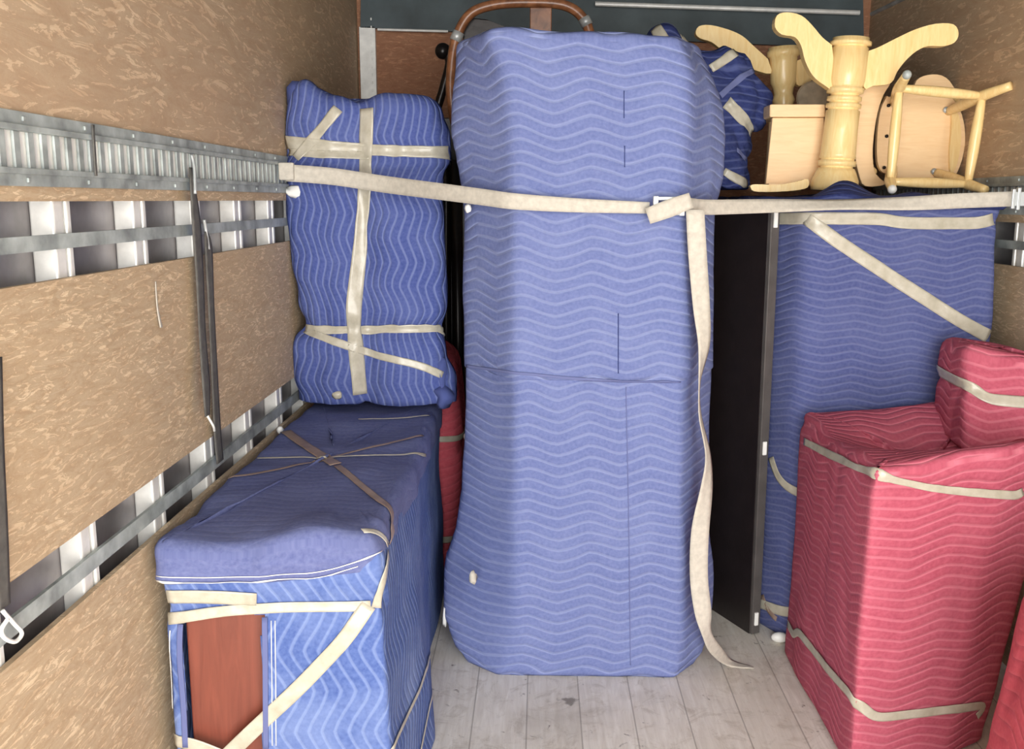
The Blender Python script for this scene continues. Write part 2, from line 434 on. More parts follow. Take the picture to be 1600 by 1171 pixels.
# ================================================================ WRAPPED DRESSER (left foreground)
D = thing('wrapped_dresser', 'long low dresser wrapped in worn blue blankets with bare cherry wood showing at its end', 'dresser', (-.6, 2.6, 0))
dFL, dFR = (-.845, 1.99), (-.345, 2.04); dBR, dBL = (-.375, 3.52), (-.845, 3.52)
def dhole(c, n):
    if n.y > -.5 or c.y > 2.2: return False
    d = RM.transposed() @ (c - CO); px = CX + d.x / -d.z * F; py = CY - d.y / -d.z * F
    lx = 282 + (8 * math.sin((py - 960) / 70) if py > 960 else 0)
    return lx < px < 411 and py > 957
Ddisp = lambda p, n: .010 * noise.noise(Vector((p.x * 3, p.y * 2, p.z * 5))) - .012 * math.exp(-((p.z - .60) / .03) ** 2) * (p.y < 2.1)
bt = [(-.83, 1.99), (-.325, 2.0), (-.285, 2.45), (-.362, 3.0), (-.362, 3.52), (-.845, 3.52)]
tp = [(-.835, 1.99), (-.355, 2.04), (-.363, 2.45), (-.368, 3.0), (-.375, 3.52), (-.845, 3.52)]
db, dbv = wrapped('blanket', [(0, bt), (1, tp)], 0, .722, 'blue_worn', D, res=.012, rc=.02, rt=.025, disp=Ddisp, seed=2, crease=.2, hole=dhole, thick=.004)
bm = B(-.80, -.40, 2.022, 3.4, .012, .70)
for v in bm.verts:
    if v.co.y < 3 and v.co.x > -.6: v.co.y = 2.062
link('dresser_body', bm, 'cherry', D, bev=.004)
# blanket laid over the top with a folded lip
def ltop(x, y): return .762 + .012 * noise.noise(Vector((x * 5, y * 3, 4))) + (.012 * math.exp(-((x + .50) / .1) ** 2) if y < 2.15 else 0)
def lipd(p, n):
    f_ = 1 if p.y < 2.15 else .35; d = .007 * f_ * noise.noise(p * 14) + .008 * noise.noise(p * 5)
    if p.y < 2.2 and p.x > -.62: d += .012 * math.exp(-((p.z - .715) / .02) ** 2)
    return d
tb0 = [(-.848, 1.965), (-.60, 1.985), (-.36, 2.035), (-.345, 2.6), (-.365, 3.53), (-.85, 3.53)]
lid, lidb = wrapped('top_blanket', [(0, tb0), (1, tb0)], .664, ltop, 'blue_top', D, res=.012, rc=.03, rt=.032, disp=lipd, seed=5, namp=.008, nfreq=4, crease=.15)
LID = lid; lid['label'] = 'faded blue blanket folded over the top'
class Both:      # nearest / ray on whichever cloth is outermost
    def __init__(s, *b): s.b = b
    def ray_cast(s, o, d):
        h = [x for x in (b.ray_cast(o, d) for b in s.b) if x[0]]; return min(h, key=lambda x: x[3]) if h else (None,) * 4
    def find_nearest(s, p):
        r = [b.find_nearest(p) for b in s.b]; best = min(r, key=lambda x: x[3])
        for x in r:       # prefer the outer cloth where both are close
            if x is not best and x[3] < best[3] + .02 and (x[0] - best[0]).dot(best[1]) > 0: best = x
        return best
DB = Both(dbv, lidb)
for pth in ([(283, 975), (281, 1010), (283, 1050), (288, 1100), (291, 1171)], [(414, 965), (416, 1171)]):
    tape(dbv, pth, .012, D, 'blue_top', 'blanket_binding', .004, .004)
for off in (-18, -26):
    tape(dbv, [(285 + off, 985), (283 + off, 1050), (290 + off, 1110)], .0018, db, 'white', 'stitching', .003)
for off in (8, 14):
    tape(dbv, [(416 + off, 970), (418 + off, 1171)], .0018, db, 'white', 'stitching', .003)
tape(lidb, [(222, 899), (300, 903), (400, 901), (430, 897), (500, 895), (570, 872), (598, 860)], .0018, lid, 'white', 'stitching', .003)
tape(lidb, [(222, 906), (300, 910), (400, 908), (432, 904), (500, 902), (560, 884)], .0018, lid, 'white', 'stitching', .003)
tape(dbv, [(220, 931), (330, 932), (403, 936)], .034, D, name='tape_strip')
tape(dbv, [(221, 972), (290, 964), (350, 954), (450, 948), (560, 947), (585, 945)], .026, D)
tape(dbv, [(576, 945), (540, 998), (470, 1072), (405, 1132), (345, 1190)], .036, D)
tape(dbv, [(226, 1142), (300, 1160), (360, 1185)], .030, D)
tape(DB, [(588, 950), (597, 905), (605, 865)], .022, D)
tape(lidb, [(606, 850), (612, 815), (606, 795), (570, 765), (525, 728)], .020, D, 'tape_tan')
tape(lidb, [(525, 728), (480, 700), (436, 668)], .035, D, 'tape_tan')
tape(lidb, [(566, 832), (598, 835), (604, 852)], .016, D)
tape(lidb, [(372, 719), (500, 716), (664, 712)], .009, D)
tape(lidb, [(345, 752), (430, 737), (520, 716), (660, 682)], .010, D, 'tape_tan')
tape(lidb, [(560, 657), (620, 656), (672, 651)], .009, D)
tape(dbv, [(682, 985), (655, 1075), (608, 1175)], .010, D)
tape(dbv, [(684, 1030), (668, 1110), (655, 1175)], .008, D)
tuft(D, at(437, 672, 3.05), (.012, .012, .012), seed=3)

# ================================================================ BUNDLE STANDING ON THE DRESSER
Bn = thing('wrapped_bundle', 'upright blue wrapped bundle crossed with packing tape, standing on the low dresser against the wall', 'bundle', (-.58, 3.35, .76))
def lv(rows, yf, yb):
    out = []; z0 = at(500, rows[0][0], yf).z; z1 = at(500, rows[-1][0], yf).z
    for (y, xa, xb) in rows:
        a = at(xa, y, yf); b = at(xb, y, yf); t = (a.z - z0) / (z1 - z0)
        w = (b.x - a.x)
        out.append((t, [(a.x, yf + .03), (a.x + w * .25, yf), (a.x + w * .75, yf), (b.x, yf + .03), (b.x, yb), (a.x, yb)]))
    return out, z0, z1
L, z0, z1 = lv([(634, 466, 702), (600, 458, 702), (560, 458, 688), (512, 474, 686), (480, 466, 690), (420, 456, 690), (340, 449, 688), (285, 447, 682), (262, 450, 684), (235, 449, 692), (200, 446, 690), (168, 446, 684)], 3.28, 3.5)
def btop(x, y): return 1.835 + .055 * math.exp(-((x + .80) / .05) ** 2) - .02 * max(0, (x + .55))
def bd(p, n):
    d = 0
    for zz, a, w in ((at(560, 235, 3.28).z, .022, .03), (at(560, 515, 3.28).z, .028, .03), (at(560, 275, 3.28).z, .016, .022)): d -= a * (.8 if p.y < 3.33 else .3) * math.exp(-((p.z - zz) / w) ** 2)
    xx = at(566, 300, 3.28).x
    if p.y < 3.36: d += .018 - .024 * math.exp(-((p.x - xx) / .045) ** 2)
    d += .009 * noise.noise(Vector((p.x * 16, p.y * 10, p.z * 3.5)))
    for zz in (at(560, 235, 3.28).z, at(560, 515, 3.28).z): d += .014 * noise.noise(Vector((p.x * 28, 3, zz))) * math.exp(-((p.z - zz) / .10) ** 2)
    return d
bo, bb = wrapped('blanket', L, .790, btop, 'blue_upright', Bn, res=.013, rc=.045, rt=.05, disp=bd, seed=9, namp=.012, nfreq=4)
tape(bb, [(574, 170), (570, 300), (562, 400), (552, 480), (556, 540), (563, 622)], .054, Bn)
tape(bb, [(448, 222), (520, 230), (600, 236), (684, 238), (-.28, 3.4, at(690, 240, 3.4).z)], .045, Bn)
tape(bb, [(448, 238), (520, 243), (580, 243)], .03, Bn)
tape(bb, [(528, 170), (505, 200), (462, 248)], .035, Bn)
tape(bb, [(478, 515), (560, 515), (640, 514), (684, 513), (-.28, 3.4, at(690, 514, 3.4).z)], .040, Bn)
tape(bb, [(478, 518), (540, 540), (600, 558), (660, 572), (694, 588)], .026, Bn)
tuft(Bn, hit(bb, 463, 300) if hit(bb, 463, 300) else at(463, 300, 3.25), (.036, .004, .022), seed=7)
tuft(Bn, at(527, 618, 3.26), (.018, .006, .014), 'tape', seed=6)
tuft(Bn, at(451, 150, 3.33) + Vector((.035, .02, 0)), (.045, .04, .05), 'blue_plain', 'blanket_corner', seed=4)
tuft(Bn, at(694, 620, 3.30), (.035, .05, .045), 'blue_plain', 'blanket_corner', seed=8)
tuft(Bn, at(690, 590, 3.32), (.022, .04, .09), 'blue_plain', 'blanket_corner', seed=5)

# ================================================================ RED BUNDLE BEHIND
R2 = thing('wrapped_bundle', 'bright red wrapped bundle standing on the floor behind the dresser, left of the tall wardrobe', 'bundle', (-.55, 3.8, 0))
def rd(p, n): return .03 * math.sin(min(1, p.z / .9) * math.pi) - .012 * math.exp(-((p.z - .53) / .02) ** 2) - .012 * math.exp(-((p.z - .12) / .02) ** 2)
f0 = [(-.84, 3.66), (-.36, 3.66), (-.36, 4.0), (-.84, 4.0)]; f1 = [(-.84, 3.66), (-.33, 3.66), (-.33, 4.0), (-.84, 4.0)]
ro, rb_ = wrapped('blanket', [(0, f0), (.25, f1), (.7, f1), (1, f1)], 0, lambda x, y: .93 if x > -.5 else .86 , 'red_plain', R2, res=.018, rc=.06, rt=.08, disp=rd, seed=4)
zz = at(700, 684, 3.66).z; tape(rb_, [(-.6, 3.62, zz), (-.35, 3.62, zz), (-.24, 3.7, zz - .01), (-.24, 3.9, zz)], .022, R2)
zz = at(700, 845, 3.66).z; tape(rb_, [(-.6, 3.62, zz), (-.35, 3.62, zz), (-.24, 3.7, zz - .02), (-.24, 3.9, zz)], .028, R2)
tuft(R2, at(729, 683, 3.6), (.012, .012, .018), seed=1)
tuft(R2, at(727, 765, 3.6), (.012, .012, .02), seed=2)

# ================================================================ BLACK METAL FRAME BEHIND
K = thing('metal_bed_frame', 'black metal bed frame stood on end in the dark gap left of the tall wardrobe', 'bed frame', (-.3, 4.0, 0))
p = [at(697, 540, 4.12), at(697, 300, 4.12), at(694, 240, 4.12)]; 
bm = sweep(bmesh.new(), [Vector((p[0].x, 4.12, 0))] + p, .022); link('post', bm, 'blackmetal', K, True)
p = [at(716, 540, 4.1), at(712, 250, 4.1)]
bm = sweep(bmesh.new(), [Vector((p[0].x, 4.1, 0))] + p, .024); link('post', bm, 'blackmetal', K, True)
link('rail', B(at(700, 400, 4.2).x - .06, at(735, 400, 4.2).x, 4.17, 4.2, 0, at(700, 185, 4.2).z), 'blackmetal', K, bev=.004)
link('scroll', sweep(bmesh.new(), spline([at(703, 260, 4.12), at(688, 215, 4.12), at(682, 180, 4.12), at(692, 140, 4.12), at(702, 100, 4.12), at(698, 84, 4.12)]), .018), 'blackmetal', K, True)
bm = bmesh.new(); bmesh.ops.create_uvsphere(bm, u_segments=16, v_segments=12, radius=.033)
for v in bm.verts: v.co += at(692, 80, 4.12)
link('finial', bm, 'blackmetal', K, True)
link('cross_rail', B(at(690, 300, 4.15).x, at(722, 300, 4.15).x, 4.13, 4.16, 1.2, 1.24), 'blackmetal', K, bev=.004)

# ================================================================ BENTWOOD CHAIR BEHIND WARDROBE
H = thing('bentwood_chair', 'brown bentwood chair with an arched back rising behind the tall wardrobe', 'chair', (0, 3.75, 0))
Yh = 3.62
arc = spline([at(742, 330, Yh + .05), at(722, 240, Yh), at(706, 165, Yh), at(705, 110, Yh), at(713, 60, Yh), at(735, 22, Yh), at(775, 7, Yh), at(830, 4, Yh), at(880, 8, Yh), at(908, 25, Yh), at(922, 55, Yh), at(926, 110, Yh)], 10)
AB = link('arched_back', sweep(bmesh.new(), arc, .018), 'bent', H, True)
for q, w in (((717, 50), (711, 64)), ((912, 28), (918, 40))):
    link('ferrule', sweep(bmesh.new(), [at(*q, Yh), at(*w, Yh)], .0215), 'galv', AB, True)
bm = B(at(828, 20, Yh).x, at(862, 20, Yh).x, Yh - .005, Yh + .01, 1.6, at(840, 12, Yh).z); link('splat', bm, 'bent', H, bev=.003)
bm = bmesh.new(); slab(bm, [at(724, 26, Yh + .03), at(760, 30, Yh + .03), at(800, 46, Yh + .03), at(870, 90, Yh + .03), at(722, 110, Yh + .03)], Vector((0, .02, 0)))
link('back_pad', bm, 'blackmetal', H, bev=.004)
link('seat', B(at(740, 330, Yh).x, at(926, 330, Yh).x, 3.55, 3.98, .45, .49), 'black', H, bev=.01)
for x in (-.22, .14):
    for y in (3.6, 3.94): link('leg', sweep(bmesh.new(), [Vector((x, y, 0)), Vector((x, y, .46))], [.014, .019]), 'bent', H, True)
for px_ in (742, 926):
    link('back_post', sweep(bmesh.new(), [Vector((at(px_, 300, Yh).x, 3.64, .47)), at(px_, 330 if px_ < 800 else 110, Yh + (.05 if px_ < 800 else 0))], .018), 'bent', H, True)

# ================================================================ TALL WARDROBE
Wd = thing('wrapped_wardrobe', 'tall wardrobe wrapped in blue zigzag blankets, tallest load in the middle of the floor', 'wardrobe', (.1, 3.0, 0))
YF = 2.84
CD = .21
ROWS = [(1060, 724, 776, 1056, 1084), (1040, 706, 792, 1062, 1100), (1000, 692, 803, 1064, 1114), (930, 693, 805, 1065, 1118), (870, 712, 805, 1065, 1110), (800, 722, 805, 1066, 1108), (700, 725, 805, 1066, 1110), (596, 726, 805, 1066, 1115), (420, 725, 804, 1067, 1114), (325, 727, 804, 1067, 1117), (270, 720, 804, 1067, 1130), (200, 706, 802, 1070, 1136), (140, 706, 796, 1072, 1130), (100, 711, 788, 1074, 1118), (70, 713, 775, 1070, 1104), (50, 714, 765, 1062, 1094)]
def fpoly(r):
    y, xa, xb, xc, xd = r; CD = .21 - .12 * min(1, max(0, (y - 930) / 130)); a, d = at(xa, y, YF + CD).x, at(xd, y, YF + CD).x; b, c_ = at(xb, y, YF).x, at(xc, y, YF).x
    return [(a, YF + CD), (b, YF), (c_, YF), (d, YF + CD), (d - .01, 3.42), (a + .01, 3.42)]
ZR = [(at(900, r[0], YF).z, fpoly(r)) for r in ROWS]
def zpoly(z):
    for (za, a), (zb, b) in zip(ZR, ZR[1:]):
        if z <= zb:
            f = max(0, (z - za) / (zb - za)); return [(p[0] + (q[0] - p[0]) * f, p[1] + (q[1] - p[1]) * f) for p, q in zip(a, b)]
    return ZR[-1][1]
def levels(z0, z1, n=24): return [(i / n, zpoly(z0 + (z1 - z0) * i / n)) for i in range(n + 1)]
ztp = at(900, 50, YF).z; zh = at(900, 598, YF).z
wdd = lambda p, n: .004 * noise.noise(Vector((p.x * 9 + p.y * 9, p.z * 1.2, 1))) + (.016 * noise.noise(Vector((p.x * 14 + p.y * 14, p.z * 1.5, 2))) * max(0, .5 - p.z) * 2 if p.x < -.05 else 0)
wdl, wbl = wrapped('lower_blanket', levels(0, zh + .06), 0, zh + .06, 'blue', Wd, res=.016, rc=.016, rt=.01, seed=11, namp=.007, disp=wdd)
wt = lambda x, y: ztp + .006 - .030 * (x + .2) + .010 * math.exp(-((x + .08) / .09) ** 2)
wdu, wbu = wrapped('upper_blanket', levels(zh, ztp), zh, wt, 'blue', Wd, res=.016, rc=.016, rt=.022, seed=11, namp=.007, uvoff=(0, .02), disp=lambda p, n: .006 + wdd(p, n))
# centre seam stitches and hem
tape(wbu, [(975, 142), (975, 192)], .0025, wdu, 'navy', 'seam', .002)
tape(wbu, [(976, 228), (976, 262)], .0025, wdu, 'navy', 'seam', .002)
tape(wbu, [(966, 490), (966, 590)], .003, wdu, 'navy', 'seam', .002)
tape(wbl, [(978, 605), (982, 800), (985, 1040)], .003, wdl, 'blue_top', 'seam', .002)
tape(wbu, [(730, 572), (800, 582), (900, 592), (1000, 596), (1110, 595)], .008, wdu, 'blue_box', 'hem', .003, .004)
tuft(Wd, at(731, 326, 2.95), (.010, .01, .014), seed=1)
tuft(Wd, at(739, 903, 2.85), (.012, .012, .022), 'strap', seed=4)
tuft(Wd, at(695, 965, 3.0), (.008, .01, .035), 'white', seed=2)

# ================================================================ BLACK PANEL
Pn = thing('table_top', 'tall black table top stood on end between the wardrobe and the blue crate', 'table top', (.66, 3.3, 0))
p1 = atz(1171, 992, 0); p2 = atz(1122, 960, 0); dr = (p2 - p1); dr.z = 0; dr.normalize(); nrm = Vector((-dr.y, dr.x, 0)); nrm = nrm if nrm.x > 0 else -nrm
e = .036; ht = at(1180, 322, p1.y).z; LEN = .62
def pbox(d0, d1, n0, n1, z0, z1):
    bm = B(0, 1, 0, 1, z0, z1)
    for v in bm.verts:
        d = d1 if v.co.x > .5 else d0; n = n1 if v.co.y > .5 else n0; q = p1 + dr * d + nrm * n; v.co = Vector((q.x, q.y, v.co.z))
    return bm
link('panel', pbox(.004, LEN, 0, e, 0, ht), 'black', Pn, bev=.003)
eb = link('edge_band', pbox(-.010, .004, .001, e - .001, .004, ht - .002), 'edge', Pn, bev=.002); eb['label'] = 'charcoal edge band'
for y0, y1 in ((328, 356), (690, 711), (957, 977)):
    za, zb = at(1180, y1, p1.y).z, at(1180, y0, p1.y).z
    link('clip', pbox(-.016, -.008, .010, .024, za, zb), 'white', Pn, bev=.002)

# ================================================================ BLUE CRATE AT RIGHT
Cr = thing('wrapped_crate', 'large square blue wrapped crate against the right wall carrying the pine furniture', 'crate', (1.1, 3.6, 0))
q0 = [(.865, 3.12), (1.47, 3.12), (1.48, 4.42), (.76, 4.42)]
q0 = [(.845, 3.14), (.875, 3.12), (1.46, 3.12), (1.475, 4.42), (.745, 4.42), (.735, 3.36)]
def crd(p, n): return .006 * noise.noise(Vector((p.x * 4, p.y * 4, p.z * 2))) - .008 * math.exp(-((p.z - 1.43) / .02) ** 2)
cr, crb = wrapped('blanket', [(0, q0), (1, q0)], .0, 1.50, 'blue_box', Cr, res=.018, rc=.02, rt=.03, seed=21, namp=.010, disp=crd)
def ctop(x, y): return 1.512 + .055 * math.exp(-((x - .985) / .075) ** 2 - ((y - 3.21) / .06) ** 2) + .012 * math.exp(-((x - 1.2) / .06) ** 2 - ((y - 3.18) / .05) ** 2) + .004 * noise.noise(Vector((x * 9, y * 6, 0)))
q1 = [(.835, 3.125), (.865, 3.10), (1.475, 3.10), (1.48, 4.43), (.74, 4.43), (.725, 3.36)]
co_, cob = wrapped('top_blanket', [(0, q1), (1, q1)], 1.468, ctop, 'navy', Cr, res=.016, rc=.03, rt=.02, seed=23, namp=.010, nfreq=6)
zt_ = at(1400, 347, 3.12).z
tape(crb, [(.80, 3.3, zt_ + .01), (.86, 3.12, zt_ + .01), (1.2, 3.1, zt_), (1.45, 3.1, zt_)], .042, Cr)
tape(crb, [(1262, 342), (1300, 372), (1400, 438), (1500, 502), (1546, 527)], .042, Cr)
tape(crb, [(1206, 715), (1215, 745), (1232, 762), (1262, 775)], .03, Cr)
tape(crb, [(.76, 3.36, .07), (.83, 3.16, .10), (.88, 3.10, .11), (1.2, 3.1, .13)], .035, Cr)
tape(crb, [(1192, 930), (1200, 955), (1215, 968)], .02, Cr, 'tape_tan')
bm = bmesh.new(); bmesh.ops.create_uvsphere(bm, u_segments=16, v_segments=10, radius=.03)
for v in bm.verts: v.co = Vector((v.co.x, v.co.y * .6, v.co.z * .6 + .018)) + Vector((atz(1218, 1004, 0).x, atz(1218, 1004, 0).y, 0))
ft = link('foot', bm, 'white', Cr, True)

# ================================================================ DARK BLUE BAG
G = thing('wrapped_bag', 'dark blue taped bag slumped on the black table top behind the wardrobe', 'bag', (.75, 3.65, 1.5))
def lv2(rows, yf, yb):
    out = []; zz0 = at(1100, rows[0][0], yf).z; zz1 = at(1100, rows[-1][0], yf).z
    for (y, xa, xb) in rows:
        a = at(xa, y, yf); b = at(xb, y, yf); w = b.x - a.x
        out.append(((a.z - zz0) / (zz1 - zz0), [(a.x, yf + .06), (a.x + w * .3, yf), (a.x + w * .8, yf + .03), (b.x, yf + .10), (b.x - .03, yb), (a.x + .02, yb)]))
    return out, zz0, zz1
L, g0, g1 = lv2([(286, 1095, 1184), (250, 1070, 1182), (190, 1040, 1188), (158, 1010, 1204), (125, 1000, 1226), (98, 985, 1222), (80, 955, 1195)], 3.5, 3.85)
gd = lambda p, n: .012 * abs(noise.noise(Vector((p.x * 14 - p.z * 10, p.y * 4, p.z * 6 + p.x * 8)))) - .010 * max(0, 1 - abs(noise.noise(Vector((p.x * 6 + p.z * 7, p.y, p.z * 2)))) * 6) + .024 * noise.noise(Vector((p.x * 9 + p.z * 9, p.y * 5, p.z * 4 - p.x * 4))) + .008 * noise.noise(p * 22)
go, gb = wrapped('bag_cloth', L, 1.535, lambda x, y: at(1100, 76, 3.5).z + .075 * math.exp(-((x - at(1045, 76, 3.5).x) / .09) ** 2) - .05 * max(0, x - .7) / .2, 'navy', G, res=.014, rc=.05, rt=.06, seed=31, namp=.020, nfreq=5, disp=gd)
tape(gb, [(1135, 160), (1165, 190), (1183, 225)], .045, G); tape(gb, [(1110, 108), (1150, 82)], .03, G)
tape(gb, [(1125, 150), (1160, 120), (1205, 95)], .022, G, 'blue_box'); tape(gb, [(1130, 268), (1160, 285), (1180, 292)], .03, G, 'tape')
tape(gb, [(1150, 235), (1175, 262)], .02, G, 'blue_box')
tape(gb, [(1024, 44), (1035, 60), (1046, 80)], .04, G); tape(gb, [(1062, 50), (1068, 64), (1074, 80)], .03, G)

# ================================================================ RED ARMCHAIR
A = thing('wrapped_armchair', 'armchair wrapped in red zigzag blankets with sagging seat, in front of the blue crate', 'armchair', (1.05, 2.7, 0))
ab_ = [(.825, 2.34), (1.115, 2.42), (1.25, 2.5), (1.35, 3.04), (.825, 3.04)]
at_ = [(.84, 2.35), (1.21, 2.42), (1.38, 2.5), (1.45, 3.04), (.84, 3.04)]
def atop(x, y):
    sag = -.095 * math.exp(-((x - 1.15) / .22) ** 2 - ((y - 2.76) / .17) ** 2)
    up = .05 * max(0, (x - .95)) + .10 * max(0, 2.6 - y) * max(0, x - .85) * 6 + .12 * max(0, y - 2.85) * max(0, (x - .9)) * 4
    return .835 + sag + up
def ad(p, n):
    d = -.010 * math.exp(-((p.z - .80 + (p.x - .84) * .10) / .018) ** 2)
    return d + .007 * noise.noise(Vector((p.x * 4, p.y * 4, p.z * 3)))
ar, arb = wrapped('blanket', [(0, ab_), (1, at_)], 0, atop, 'red', A, res=.015, rc=.02, rt=.03, seed=41, namp=.006, disp=ad)
bk0 = [(1.22, 2.72), (1.50, 2.68), (1.50, 3.0), (1.24, 3.03)]; bk1 = [(1.24, 2.80), (1.50, 2.74), (1.50, 3.0), (1.26, 3.03)]
bk, bkb = wrapped('raised_back', [(0, bk0), (1, bk1)], .78, lambda x, y: 1.085 - .02 * (x - 1.25) / .25 * 2, 'red', A, res=.015, rc=.035, rt=.04, seed=44, namp=.012, disp=lambda p, n: -.012 * math.exp(-((p.z - .955) / .02) ** 2))
tape(bkb, [(1.235, 3.0, .97), (1.24, 2.79, .965), (1.3, 2.72, .96), (1.5, 2.70, .925)], .035, A)
tape(arb, [(1258, 690), (1300, 712), (1345, 732), (1388, 748), (1450, 762), (1520, 770), (1598, 776), (1.28, 2.45, .755)], .022, A)
tape(arb, [(.84, 3.0, .12), (.82, 2.9, .12), (1248, 985), (1300, 1052), (1364, 1122), (1450, 1112), (1545, 1100), (1.2, 2.46, .10)], .026, A)

# nearest red bundle, bottom right
N_ = thing('wrapped_bundle', 'bright red bundle cut off at the lower right corner, nearest to the viewer', 'bundle', (1.2, 1.75, 0))
n0 = [(.89, 1.66), (1.42, 1.62), (1.47, 2.1), (.955, 2.02)]; n1 = [(.97, 1.68), (1.42, 1.62), (1.47, 2.1), (1.05, 2.02)]
wrapped('blanket', [(0, n0), (1, n1)], 0, .72, 'red_plain', N_, res=.018, rc=.06, rt=.08, seed=51, namp=.012)

# ================================================================ PINE FURNITURE ON THE CRATE
def pxslab(pts, Y, th, mat, name, parent, bev=.008, sm=3):
    P = spline([tuple(at(x, y, Y)) for x, y in pts] + [tuple(at(*pts[0], Y))], sm)[:-1]
    bm = bmesh.new(); slab(bm, P, Vector((0, th, 0))); return link(name, bm, mat, parent, True, bev)
def autosm(o):
    for p in o.data.polygons: p.use_smooth = False
    return o
T1 = thing('pedestal_table', 'pine pedestal table base upside down with curved feet up, largest piece on the crate', 'table', (1.03, 3.4, 1.53))
Yp = 3.42
ca, cb_ = at(1303, 294, Yp), at(1330, 60, Yp); cc = at(1308, 262, Yp)
ca = Vector((ca.x, Yp, 1.530))
prof = [(0, .078), (.03, .080), (.07, .078), (.12, .068), (.15, .060), (.153, .054), (.163, .054), (.166, .063), (.20, .063), (.203, .056), (.215, .056), (.218, .061), (.24, .059), (.40, .056), (.53, .056), (.535, .050), (.545, .050), (.55, .058), (.575, .058), (.58, .049), (.59, .049), (.595, .057), (.62, .057), (.625, .047), (.64, .047), (.645, .060), (.675, .062), (.68, .054), (.70, .058), (.73, .061), (.935, .061), (.94, .055), (.948, .055), (.952, .068), (.975, .068), (.98, .060), (1.0, .060)]
link('column', lathe(bmesh.new(), ca, cb_, prof, 40), 'pine', T1, True)
autosm(pxslab([(1300, 70), (1285, 58), (1268, 38), (1252, 24), (1230, 19), (1214, 24), (1211, 42), (1222, 54), (1242, 58), (1252, 72), (1258, 95), (1270, 118), (1288, 133), (1306, 138)], Yp - .02, .042, 'pine', 'foot', T1, .012))
autosm(pxslab([(1350, 82), (1372, 74), (1400, 60), (1430, 46), (1462, 37), (1490, 38), (1498, 52), (1492, 66), (1475, 72), (1450, 72), (1432, 80), (1415, 95), (1402, 112), (1392, 130), (1365, 134), (1350, 136)], Yp - .02, .042, 'pine', 'foot', T1, .012))
bm = bmesh.new(); fo = [(0, 0), (.12, .02), (.22, .09), (.30, .10), (.31, .15), (.24, .16), (.16, .10), (.0, .10)]
slab(bm, [Vector((cb_.x - .02, Yp + .05 + a, cb_.z - .13 + b)) for a, b in fo], Vector((.042, 0, 0))); link('foot', bm, 'pine', T1, bev=.006)

T2 = thing('pedestal_table', 'smaller pine pedestal base upside down behind the dark blue bag', 'table', (.97, 3.98, 1.53))
Yq = 3.98; ca = at(1224, 300, Yq); ca = Vector((ca.x, Yq, 1.530)); cb_ = at(1224, 74, Yq)
prof2 = [(0, .07), (.05, .07), (.1, .05), (.3, .048), (.50, .046), (.60, .036), (.64, .045), (.68, .036), (.72, .04), (.76, .05), (.88, .052), (.93, .054), (.94, .062), (.975, .064), (.98, .058), (1, .058)]
link('column', lathe(bmesh.new(), ca, cb_, prof2, 32), 'pine', T2, True)
autosm(pxslab([(1200, 92), (1178, 72), (1160, 56), (1138, 46), (1110, 39), (1092, 41), (1087, 52), (1094, 60), (1112, 66), (1130, 80), (1150, 96), (1175, 108), (1205, 115)], Yq - .02, .04, 'pine', 'foot', T2, .010))
autosm(pxslab([(1245, 95), (1268, 84), (1290, 70), (1310, 74), (1306, 96), (1284, 112), (1262, 130), (1245, 132)], Yq - .02, .04, 'pine', 'foot', T2, .010))
bm = lathe(bmesh.new(), at(1270, 152, 3.9), at(1270, 152, 3.93), [(0, .055), (.2, .062), (.8, .062), (1, .055)], 32); link('mounting_plate', bm, plain('grey_beige_wood', (190, 172, 145), .6), T2, False)

# panelled box
X_ = thing('pine_stool', 'square pine stool with plain board side, between the dark blue bag and the turned column', 'stool', (.95, 3.5, 1.53))
Ys = 3.50
f = [at(1207, 184, Ys), at(1288, 184, Ys), at(1288, 292, Ys), at(1196, 292, Ys)]
for v in f[2:]: v.z = 1.548
bm = bmesh.new(); slab(bm, f, Vector((0, .022, 0))); link('side_board', bm, 'pine_pale', X_, bev=.003)
f = [at(1203, 163, Ys - .012), at(1290, 163, Ys - .012), at(1290, 183, Ys - .012), at(1203, 183, Ys - .012)]
bm = bmesh.new(); slab(bm, f, Vector((0, .26, 0))); link('seat', bm, 'pine_pale', X_, bev=.005)
f = [at(1196, 292, Ys + .22), at(1203, 183, Ys + .22), at(1288, 183, Ys + .22), at(1288, 292, Ys + .22)]
for v in (f[0], f[3]): v.z = 1.548
bm = bmesh.new(); slab(bm, f, Vector((0, .022, 0))); link('side_board', bm, 'pine_pale', X_, bev=.003)
autosm(pxslab([(1172, 291), (1180, 288), (1215, 289), (1245, 284), (1262, 280), (1262, 293), (1240, 298), (1205, 300), (1178, 299)], 3.40, .03, 'pine', 'runner', X_, .004))
bm = bmesh.new(); zb_ = at(1200, 289, 3.42).z
box(bm, at(1200, 290, 3.42).x, at(1200, 290, 3.42).x + .10, 3.41, Ys + .03, zb_ - .005, zb_ + .004); link('shelf', bm, 'pine_pale', X_, bev=.002)

# chair showing the underside of its seat
Q = thing('pine_chair', 'tipped pine chair, its legs and stretchers facing the viewer, far right on the crate', 'chair', (1.35, 3.5, 1.53))
Yse, Yf_ = 3.60, 3.27
autosm(pxslab([(1388, 152), (1420, 142), (1470, 146), (1494, 160), (1506, 190), (1508, 225), (1500, 260), (1484, 282), (1440, 288), (1392, 286), (1384, 240), (1383, 190)], Yse, .028, 'pine_pale', 'seat', Q, .006))
autosm(pxslab([(1487, 168), (1498, 180), (1502, 215), (1496, 255), (1486, 272), (1484, 240), (1487, 200)], Yse - .014, .014, 'pine', 'seat_rim', Q, .003))
LG = {'a': ((1397, 166), (1405, 138), (1417, 117)), 'b': ((1482, 174), (1535, 150), (1580, 134)), 'c': ((1463, 270), (1512, 288), (1540, 297)), 'd': ((1395, 262), (1391, 284), (1394, 296))}
K_ = {}
